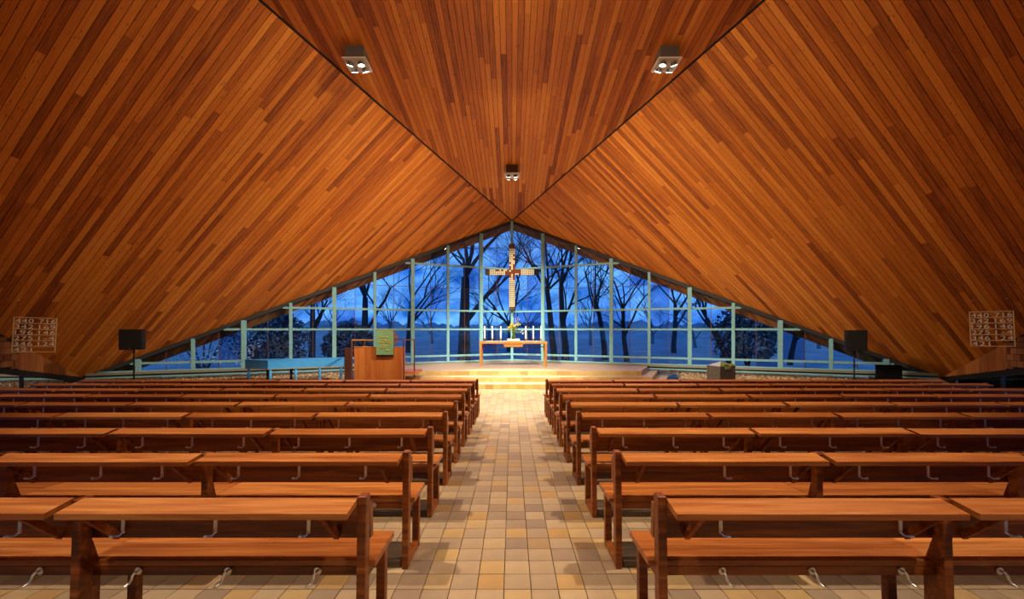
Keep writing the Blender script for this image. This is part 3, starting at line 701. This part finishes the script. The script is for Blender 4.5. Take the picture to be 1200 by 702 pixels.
# ------------------------------------------------------------------ pulpit with green hanging
py = 12.4; pb = ZF
pu = empty('pulpit', (-4.02, py, pb)); tag(pu, 'orange wooden pulpit with thin railings left of the altar steps', 'pulpit')
ph_ = EYE-.54-pb; pwid = 1.42
for i in range(9):
    x0 = -pwid/2+i*pwid/9; MB().box(x0+.001, x0+pwid/9-.001, 0, .04, .0, ph_).build('front_board', M['pulpit'], pu)
MB().box(-pwid/2, -pwid/2+.04, .04, 1.0, 0, ph_).build('side_panel', M['pulpit'], pu)
MB().box(pwid/2-.04, pwid/2, .04, .42, 0, ph_).build('side_panel', M['pulpit'], pu)
MB().box(-pwid/2-.01, pwid/2+.01, -.01, .05, ph_, ph_+.022).build('cap', M['oak'], pu)
MB().box(-pwid/2+.04, pwid/2+.32, .42, 1.35, .48, .56).box(-pwid/2+.04, pwid/2-.04, .04, .42, .48, .56).build('floor_slab', M['pulpit'], pu)
rt = EYE-.32-pb
for x, y, z in ((-pwid/2-.06, -.02, 0), (pwid/2+.05, .06, .0), (pwid/2+.27, .48, .4), (-pwid/2-.06, 1.0, 0)):
    MB().box(x-.018, x+.018, y-.018, y+.018, z, rt+(.02 if z else 0)).build('rail_post', M['pulpit_dark'], pu)
MB().beam((-pwid/2-.06,-.02,rt), (-.12,-.02,rt), .05, .035).build('handrail', M['oak'], pu)
MB().beam((-pwid/2-.06,-.02,rt), (-pwid/2-.06,1.0,rt), .04, .035).build('handrail', M['pulpit_dark'], pu)
MB().beam((.45,.0,rt+.02), (pwid/2+.05,.06,rt+.02), .035, .03).build('handrail', M['pulpit_dark'], pu)
MB().beam((pwid/2+.05,.06,rt), (pwid/2+.27,.48,rt), .03, .03).build('handrail', M['pulpit_dark'], pu)
dp = MB().prism([(-pwid/2-.34,.12), (-pwid/2-.08,-.01), (-pwid/2-.065,.03), (-pwid/2-.325,.16)], .02, ph_-.02).build('swing_door', M['pulpit_dark'], pu)
# reading desk with cloth
lk = MB().add([(-.03,-.06,ph_+.10),(.50,-.06,ph_+.10),(.50,.36,ph_+.10),(-.03,.36,ph_+.10),(-.03,-.06,ph_+.50),(.50,-.06,ph_+.50),(.50,.36,ph_+.34),(-.03,.36,ph_+.34)],
     [(0,3,2,1),(4,5,6,7),(0,1,5,4),(1,2,6,5),(2,3,7,6),(3,0,4,7)])
lk.box(-.04, .51, -.07, -.0, ph_+.495, ph_+.525); lk.box(.2,.26,.1,.16,.56,ph_+.12); lk.box(-.02,.49,-.055,.0,ph_-.28,ph_+.1)
lk.build('reading_desk', M['pulpit_dark'], pu)
ck = empty('pulpit_cloth', (-4.02, py, pb)); tag(ck, 'green cloth with golden embroidery hanging from the pulpit desk', 'cloth')
MB().bbox(-.02, .49, -.088, -.072, ph_-.22, ph_+.52, .004).build('cloth_panel', M['green_cloth'], ck)
MB().bbox(-.03, .50, -.094, -.0, ph_+.52, ph_+.532, .003).build('top_batten', M['oak'], ck)
em = random.Random(2)
for i, (x0, x1, z) in enumerate(((.08,.34,.30), (.12,.30,.22), (.06,.20,.15), (.26,.42,.14), (.14,.34,.05), (.10,.24,-.01), (.28,.36,-.08), (.24,.40,.19))):
    n_ = 6; MB().tube([(x0+(x1-x0)*k/n_, -.091, ph_+z+.02*math.sin(k*1.9+i)) for k in range(n_+1)], .012, 5).build('embroidery', M['gold_thread'], ck)

# ------------------------------------------------------------------ blue harpsichord
Cc = Vector((-7.52, 12.75)); Rr = Vector((-5.60, 13.85)); sp = (Rr-Cc).normalized(); pr = Vector((-sp.y, sp.x))
kl = Vector((-8.45, 13.10)); tail = Rr+pr*.36
pl = [Cc, Rr, tail]
for k in range(1, 7):
    u = k/7; a = tail.lerp(kl+sp*.75, u); pl.append(a+(-pr)*.14*math.sin(u*math.pi))
pl += [kl+sp*.72, kl]
hz0 = EYE-1.215; hb = hz0-ZF
hp = empty('harpsichord', (Cc.x, Cc.y, ZF)); tag(hp, 'blue painted harpsichord with closed lid on turned legs', 'harpsichord')
loc = [(p.x-Cc.x, p.y-Cc.y) for p in pl]
MB().prism(loc, hb, hb+.235).build('case', M['blue'], hp)
cxm = sum(p[0] for p in loc)/len(loc); cym = sum(p[1] for p in loc)/len(loc)
grow = lambda k: [(cxm+(x-cxm)*k, cym+(y-cym)*k) for x, y in loc]
MB().prism(grow(1.012), hb+.235, hb+.258).build('lid', M['blue'], hp)
MB().prism(grow(1.006), hb-.03, hb).build('stand_frame', M['sill'], hp)
lp = [(.035,0),(.03,.04),(.022,.06),(.03,.10),(.045,.17),(.05,.22),(.03,.27),(.022,.30),(.035,.33),(.04,.36),(.04,hb-.03)]
me_tl = MB().lathe(lp, 12).mesh('leg', M['blue'], True)
me_dl = MB().lathe([(r, z) for r, z in lp], 12).mesh('leg', M['black'], True)
for u in (.03, .345, .66, .95):
    q = Cc.lerp(Rr, u)+pr*.06; inst('leg', me_tl, hp, (q.x-Cc.x, q.y-Cc.y, 0))
q = kl+(Cc-kl)*.08+sp*.05; inst('leg', me_tl, hp, (q.x-Cc.x, q.y-Cc.y, 0))
for q, s in ((kl+sp*.62-pr*.1, .86), (tail.lerp(kl, .55)+pr*(-.12), .80)): inst('leg', me_dl, hp, (q.x-Cc.x, q.y-Cc.y, hb*(1-s)), scale=(1,1,s))

# ------------------------------------------------------------------ loudspeakers on stands
def speaker(px, d, w, ytop, ybot, nm, yaw):
    x = (px-600)/F*d; zb = zfloor(d) if abs(d) < 12.9 else ZF
    st_ = empty('speaker_stand', (x, d, ZF)); tag(st_, 'thin black tripod speaker stand on the %s edge of the pews' % nm, 'stand', 'speaker stands')
    z0 = EYE+(HZ-ybot)/F*d; z1 = EYE+(HZ-ytop)/F*d
    MB().tube([(0,0,.25), (0,0,z0-ZF-.06)], [.022, .018], 10).build('pole', M['black'], st_)
    MB().tube([(0,0,.78), (0,0,.86)], .03, 10).build('collar', M['black'], st_); MB().blob((.05,0,.82), .018).build('knob', M['metal'], st_)
    for k in range(3):
        a = k*2.094+.5; MB().tube([(.02*math.cos(a),.02*math.sin(a),.44), (.42*math.cos(a),.42*math.sin(a),.012)], .012, 6).build('leg', M['black'], st_)
    MB().tube([(0,0,z0-ZF-.10), (0,0,z0-ZF)], .026, 10).build('top_cup', M['black'], st_)
    sp_ = empty('loudspeaker', (x, d, z0), (0,0,yaw)); tag(sp_, 'black box loudspeaker on the %s tripod stand' % nm, 'speaker', 'loudspeakers')
    h = z1-z0; MB().add([(-w/2,-.18,0),(w/2,-.18,0),(w/2*.7,.2,0),(-w/2*.7,.2,0),(-w/2,-.18,h),(w/2,-.18,h),(w/2*.7,.2,h),(-w/2*.7,.2,h)],
        [(0,3,2,1),(4,5,6,7),(0,1,5,4),(1,2,6,5),(2,3,7,6),(3,0,4,7)]).build('cabinet', M['black'], sp_)
    MB().bbox(-w/2+.015, w/2-.015, -.196, -.18, .02, h-.02, .006).build('grille', M['grille'], sp_)
    MB().blob((-.01,-.2,.035), .012).build('indicator', M['metal'], sp_)
M['gloss'] = mat('black_gloss', (.006,.008,.012), .12)
M['grille'] = mat('speaker_grille', (.010,.0095,.009), .7)
speaker(157, 11.2, .50, 386, 409.5, 'left', .35); speaker(1001, 12.0, .49, 387, 411.5, 'right', -.35)
mx_, my_ = (1041-600)/F*12.3, 12.3
mo = empty('low_cabinet', (mx_, my_, zgravel(abs(mx_), my_)-.03), (0,0,-.38)); tag(mo, 'dark glossy low cabinet on the gravel beyond the right stand', 'cabinet')
MB().add([(-.44,-.25,0),(.44,-.25,0),(.44,.25,0),(-.44,.25,0),(-.38,-.2,.36),(.38,-.2,.36),(.38,.22,.36),(-.38,.22,.36)],
    [(0,3,2,1),(4,5,6,7),(0,1,5,4),(1,2,6,5),(2,3,7,6),(3,0,4,7)]).build('base', M['black'], mo)
MB().bbox(-.31, .31, -.05, .03, .36, .74, .012).build('panel', M['gloss'], mo)
MB().bbox(-.40, .40, -.22, .24, .345, .37, .006).build('top_board', M['gloss'], mo)

# ------------------------------------------------------------------ planter box on the right
pc = Vector((6.16, 12.25)); a1 = Vector((.94,.34)); a2 = Vector((-.34,.94)); pz = ZF
pn = empty('planter_box', (pc.x, pc.y, pz)); tag(pn, 'dark brown planter box with mossy sloping top on the right', 'planter')
hp_ = EYE-1.10-pz; b1, b2 = a1*.60, a2*.50
cor = [Vector((0,0)), b1, b1+b2, b2]
MB().prism([(p.x, p.y) for p in cor], 0, hp_).build('box', M['planter'], pn)
cn = (b1+b2)/2
def pyr(mm, i, j, hh=.13):
    a, b = cor[i], cor[j]; return mm.add([(a.x,a.y,hp_),(b.x,b.y,hp_),(cn.x,cn.y,hp_+hh),(cn.x,cn.y,hp_)], [(0,1,2),(1,0,3),(0,2,3),(2,1,3)])
pyr(MB(), 3, 0).build('lid_slope', M['slate'], pn); pyr(MB(), 0, 1).build('moss_slope', M['moss'], pn); pyr(pyr(MB(), 1, 2), 2, 3).build('lid_slope', M['slate'], pn)
for i in range(10):
    u, v = random.uniform(.25, .95), random.uniform(.02, .4); p = b1*u+b2*v*.5; zz = hp_+.04
    MB().blob((p.x, p.y, zz), random.uniform(.025, .05), 1, (1,1,.7), .3).build('moss_tuft', M['moss'], pn)
for k in range(3):
    p = b1*(.3+.12*k); MB().prism3([Vector((p.x,p.y-.012,hp_+.02)), Vector((p.x+.05,p.y-.02,hp_-.02)), Vector((p.x+.03,p.y-.03,hp_-.11)), Vector((p.x-.01,p.y-.02,hp_-.04))], (.0,.006,0)).build('hanging_leaf', M['leaf'] if k < 2 else M['twig'], pn)

# ------------------------------------------------------------------ hymn boards
def text_mesh(s, size):
    cu = bpy.data.curves.new('number', 'FONT'); cu.body = s; cu.size = size; cu.extrude = .004; cu.space_character = 1.12
    o = bpy.data.objects.new('number', cu); link(o); dg = bpy.context.evaluated_depsgraph_get(); me = bpy.data.meshes.new_from_object(o.evaluated_get(dg))
    bpy.data.objects.remove(o, do_unlink=True); return me
LINES = [('440','716'), ('342','169'), ('196','146'), ('275','1-4'), ('346','124'), ('421','')]
def hymn(TL, TRr, BL, hooks, nm):
    r = (TRr-TL); w = r.length; r.normalize(); dn = BL-TL; dn = dn-r*dn.dot(r); h = dn.length; dn.normalize(); n = r.cross(-dn).normalized()
    root = empty('hymn_board', TL); root.matrix_world = Matrix(((r.x,-dn.x,n.x,TL.x),(r.y,-dn.y,n.y,TL.y),(r.z,-dn.z,n.z,TL.z),(0,0,0,1)))
    tag(root, 'gilt framed hymn number board hanging by the %s roof slope' % nm, 'hymn board', 'hymn boards')
    b = .018
    for x in (0, w-b): MB().box(x, x+b, -h, 0, -.012, .012).build('frame_bar', M['gold_frame'], root)
    for k in range(7):
        z = -k*(h-b)/6; MB().box(b, w-b, z-b, z, -.012, .012).build('frame_bar', M['gold_frame'], root)
    cell = (h-b)/6
    for k, (a, c_) in enumerate(LINES):
        for s, x0, x1 in ((a, .045, .45), (c_, .58, .96)):
            if not s: continue
            me = text_mesh(s, cell*1.05); xs = [v.co.x for v in me.vertices]; ys_ = [v.co.y for v in me.vertices]; lw = max(xs)-min(xs)
            me.materials.clear(); me.materials.append(M['number'])
            o = inst('number', me, root); sx = (x1-x0)*w/lw; sy = (cell-b)*.80/(cell*1.05*.70); o.scale = (sx, sy, 1); o.location = (x0*w-min(xs)*sx, -(k+1)*cell+.004, 0)
    inv = root.matrix_world.inverted()
    for (hx, hk_) in ((.02, hooks[0]), (w-.02, hooks[1])):
        p = inv @ hk_; MB().tube([(hx,0,0), p], .0025, 4).build('wire', M['black'], root); MB().blob(p, .018, 1).build('wire_hook', M['metal'], root)
def onroof(px, py_):
    v = P(px, py_, 1)-Vector((0,0,EYE)); n = Vector((nL.x if px < 600 else -nL.x, nL.y, nL.z)); d = n.dot(A-Vector((0,0,EYE)))/n.dot(v); return Vector((0,0,EYE))+v*(d-.02)
hymn(P(16,371.2,9.65), P(67.4,373,10.1), P(11.4,413,9.58), (onroof(22,352), onroof(62,353)), 'left')
hymn(P(1135.4,365.5,10.1), P(1188,364,9.65), P(1137,406,10.03), (onroof(1140,352), onroof(1180,350)), 'right')

# ------------------------------------------------------------------ outside: lawn, misty hill, bare trees, shrubs, houses
gy = []
GN = 40
for i in range(GN+1):
    for j in range(GN+1):
        x = -110+220*i/GN; y = 12+108*(j/GN)**1.6; gy.append((x, y, -.35+.02*max(0, y-20)+.25*mnoise.noise(Vector((x*.08,y*.08,0)))))
gfa = [(i*(GN+1)+j, (i+1)*(GN+1)+j, (i+1)*(GN+1)+j+1, i*(GN+1)+j+1) for i in range(GN) for j in range(GN)]
# keep the lawn out of the church: push it below the floor there
gy = [(x, y, -1.2 if (y < ywall(x)+.1 and abs(x) < 14.5) else z) for x, y, z in gy]
lw = meshobj('lawn', gy, gfa, M['grass'], None, True); tag(lw, 'dusky lawn outside the glass wall', kind='structure')
sl_ = meshobj('side_lawn', [(-60,-30,-.5),(-14.5,-30,-.5),(-14.5,16,-.5),(-60,16,-.5),(14.5,-30,-.5),(60,-30,-.5),(60,16,-.5),(14.5,16,-.5)], [(0,1,2,3),(4,5,6,7)], M['grass']); tag(sl_, 'dusky lawn beside the church', kind='structure')
hv = []; HN, HM = 520, 14
for i in range(HN+1):
    for j in range(HM+1):
        x = -130+260*i/HN; u = j/HM; y = 46+40*u
        z = -.3+(2.2+.7*mnoise.noise(Vector((x*.045,3,0)))+.9*mnoise.noise(Vector((x*.16,7,1)))+1.3*mnoise.noise(Vector((x*.6,y*.3,4))))*min(1, u*1.8)+(1.0*mnoise.noise(Vector((x*.4,y*.4,2)))+.9*abs(mnoise.noise(Vector((x*1.3,y*.5,9))))+.7*mnoise.noise(Vector((x*2.9,y,5))))*u
        hv.append((x, y, z))
hfa = [(i*(HM+1)+j, (i+1)*(HM+1)+j, (i+1)*(HM+1)+j+1, i*(HM+1)+j+1) for i in range(HN) for j in range(HM)]
hl = meshobj('hillside', hv, hfa, M['hill'], None, True); tag(hl, 'misty blue wooded hillside far behind the trees', kind='structure')
M['hazed_bark'] = speckle('haze_tinted_bark', [(.3, (.13,.13,.14)), (.7, (.22,.22,.24))], 6, .95)  # distant haze painted into the bark colour of the far trees
def tree(px, d, r, h, lab, seed, lean=0, depth=5, fork=.32, bark='bark'):
    rn = random.Random(seed); x = (px-600)/F*d; base = Vector((x, d, -.5))
    t_ = empty('bare_tree', base); tag(t_, lab, 'tree', 'bare trees outside')
    trunk, br = MB(), MB()
    def grow(p, dr, rad, ln, lv):
        pts = [p]; rs = [rad]; q = p.copy(); n_ = 4 if lv > 1 else 3
        for k in range(n_):
            dr = (dr+Vector((rn.gauss(0,.13), rn.gauss(0,.13), rn.gauss(.02,.09)))*(1 if lv < depth else .35)).normalized(); q = q+dr*ln/n_; pts.append(q.copy()); rs.append(rad*(1-.42*(k+1)/n_))
        (trunk if lv == depth else br).tube(pts, rs, 9 if lv == depth else (5 if lv > 2 else 3), cap=False)
        if lv == 0: return
        nk = 5 if lv == depth else rn.choice((3, 4) if lv > 2 else (4, 5))
        for k in range(nk):
            i = len(pts)-1 if k < 2 else rn.randint(2 if lv == depth else 1, len(pts)-1)
            az_ = rn.uniform(0, 6.28); sp2 = rn.uniform(.35, .95)
            nd = (dr*math.cos(sp2)+Vector((math.cos(az_), math.sin(az_)*.8, rn.uniform(-.1,.35)))*math.sin(sp2)).normalized()
            grow(pts[i], nd, rs[i]*rn.uniform(.5, .72), ln*rn.uniform(.58, .80), lv-1)
    grow(Vector((0,0,0)), Vector((lean, 0, 1)).normalized(), r, h*fork, depth)
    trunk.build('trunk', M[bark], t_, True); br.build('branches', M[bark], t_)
tree(543, 20.6, .34, 13, 'thickest bare tree, left of the cross behind the glass', 21, 0, 5, .36)
tree(650, 22.5, .21, 13, 'left one of two close bare trees right of the cross', 33, -.02)
tree(663, 23.6, .23, 14, 'right one of two close bare trees right of the cross', 34, .03)
tree(709, 25, .19, 12, 'slim bare tree behind the third mullion right of the cross', 35, .02)
tree(735, 21.5, .15, 10, 'thin upright bare tree halfway along the right window', 36)
tree(424, 23, .24, 12, 'spreading bare tree seen above the pulpit', 37, .12)
tree(365, 26, .22, 12, 'bare tree seen above the harpsichord', 38, .1)
tree(478, 30, .20, 13, 'distant bare tree between pulpit and cross', 39)
tree(862, 19.5, .17, 9, 'leaning bare tree above the planter box', 40, -.42)
tree(790, 29, .20, 12, 'distant bare tree right of the dais', 41)
tree(596, 31, .20, 14, 'distant bare tree straight behind the cross', 42, .05)
tree(925, 22, .15, 9, 'bare tree behind the lower right glass', 43, .1)
tree(300, 22, .14, 9, 'bare tree behind the lower left glass', 44, -.05)
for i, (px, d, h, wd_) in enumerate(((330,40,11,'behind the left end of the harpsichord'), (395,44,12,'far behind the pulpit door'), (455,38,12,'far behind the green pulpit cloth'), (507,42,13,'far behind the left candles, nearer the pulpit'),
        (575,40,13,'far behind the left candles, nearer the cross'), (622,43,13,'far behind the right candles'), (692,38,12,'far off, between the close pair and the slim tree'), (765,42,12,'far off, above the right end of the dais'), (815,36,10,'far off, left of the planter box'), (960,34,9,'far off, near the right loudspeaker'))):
    tree(px, d, .17, h, 'pale misty bare tree '+wd_, 60+i, random.uniform(-.08,.08), 5, .22, 'hazed_bark')
def shrub(px, d, rx, rz, lab, m_, seed, n_=2600, leaf=.07, z0=-.4):
    rn = random.Random(seed); x = (px-600)/F*d; t_ = empty('shrub', (x, d, z0)); tag(t_, lab, 'shrub')
    fo = MB()
    for i in range(n_):
        a = rn.uniform(0, 6.28); u = rn.uniform(-.6, 1); rr_ = math.sqrt(max(0, 1-u*u))*rn.uniform(.55, 1.0)*(1+.25*math.sin(a*3+seed)); p = Vector((rx*rr_*math.cos(a), rx*rr_*math.sin(a), rz*(.5+.5*u)*rn.uniform(.85,1.05)))
        d1_ = Vector((rn.gauss(0,1), rn.gauss(0,1), rn.gauss(0,1))).normalized(); d2_ = d1_.cross(Vector((rn.gauss(0,1), rn.gauss(0,1), rn.gauss(0,1)))).normalized(); s = leaf*rn.uniform(.6, 1.3)
        fo.add([p-d1_*s, p-d2_*s*.5, p+d1_*s, p+d2_*s*.5], [(0,1,2,3)])
    tag(fo.build('foliage', m_, t_), kind='stuff')
    st2 = MB()
    for k in range(7):
        a = k*.9; st2.tube([(0,0,0), (rx*.25*math.cos(a),rx*.25*math.sin(a),rz*.4), (rx*.55*math.cos(a),rx*.55*math.sin(a),rz*.8)], [.04,.025,.01], 5)
    st2.build('stems', M['bark'], t_)
shrub(238, 17.2, 2.4, 3.0, 'pale leafed shrub outside the low left corner of the window', M['blossom'], 3, 3200, .055)
shrub(316, 19.5, 1.5, 3.1, 'dark evergreen shrub behind the harpsichord outside', M['needle'], 5, 3000, .12)
shrub(408, 21, 1.3, 2.2, 'dark evergreen shrub outside behind the pulpit', M['needle'], 6, 2600, .12)
shrub(876, 19, 1.3, 3.4, 'dark evergreen shrub outside behind the planter box', M['needle'], 7, 2600, .12)
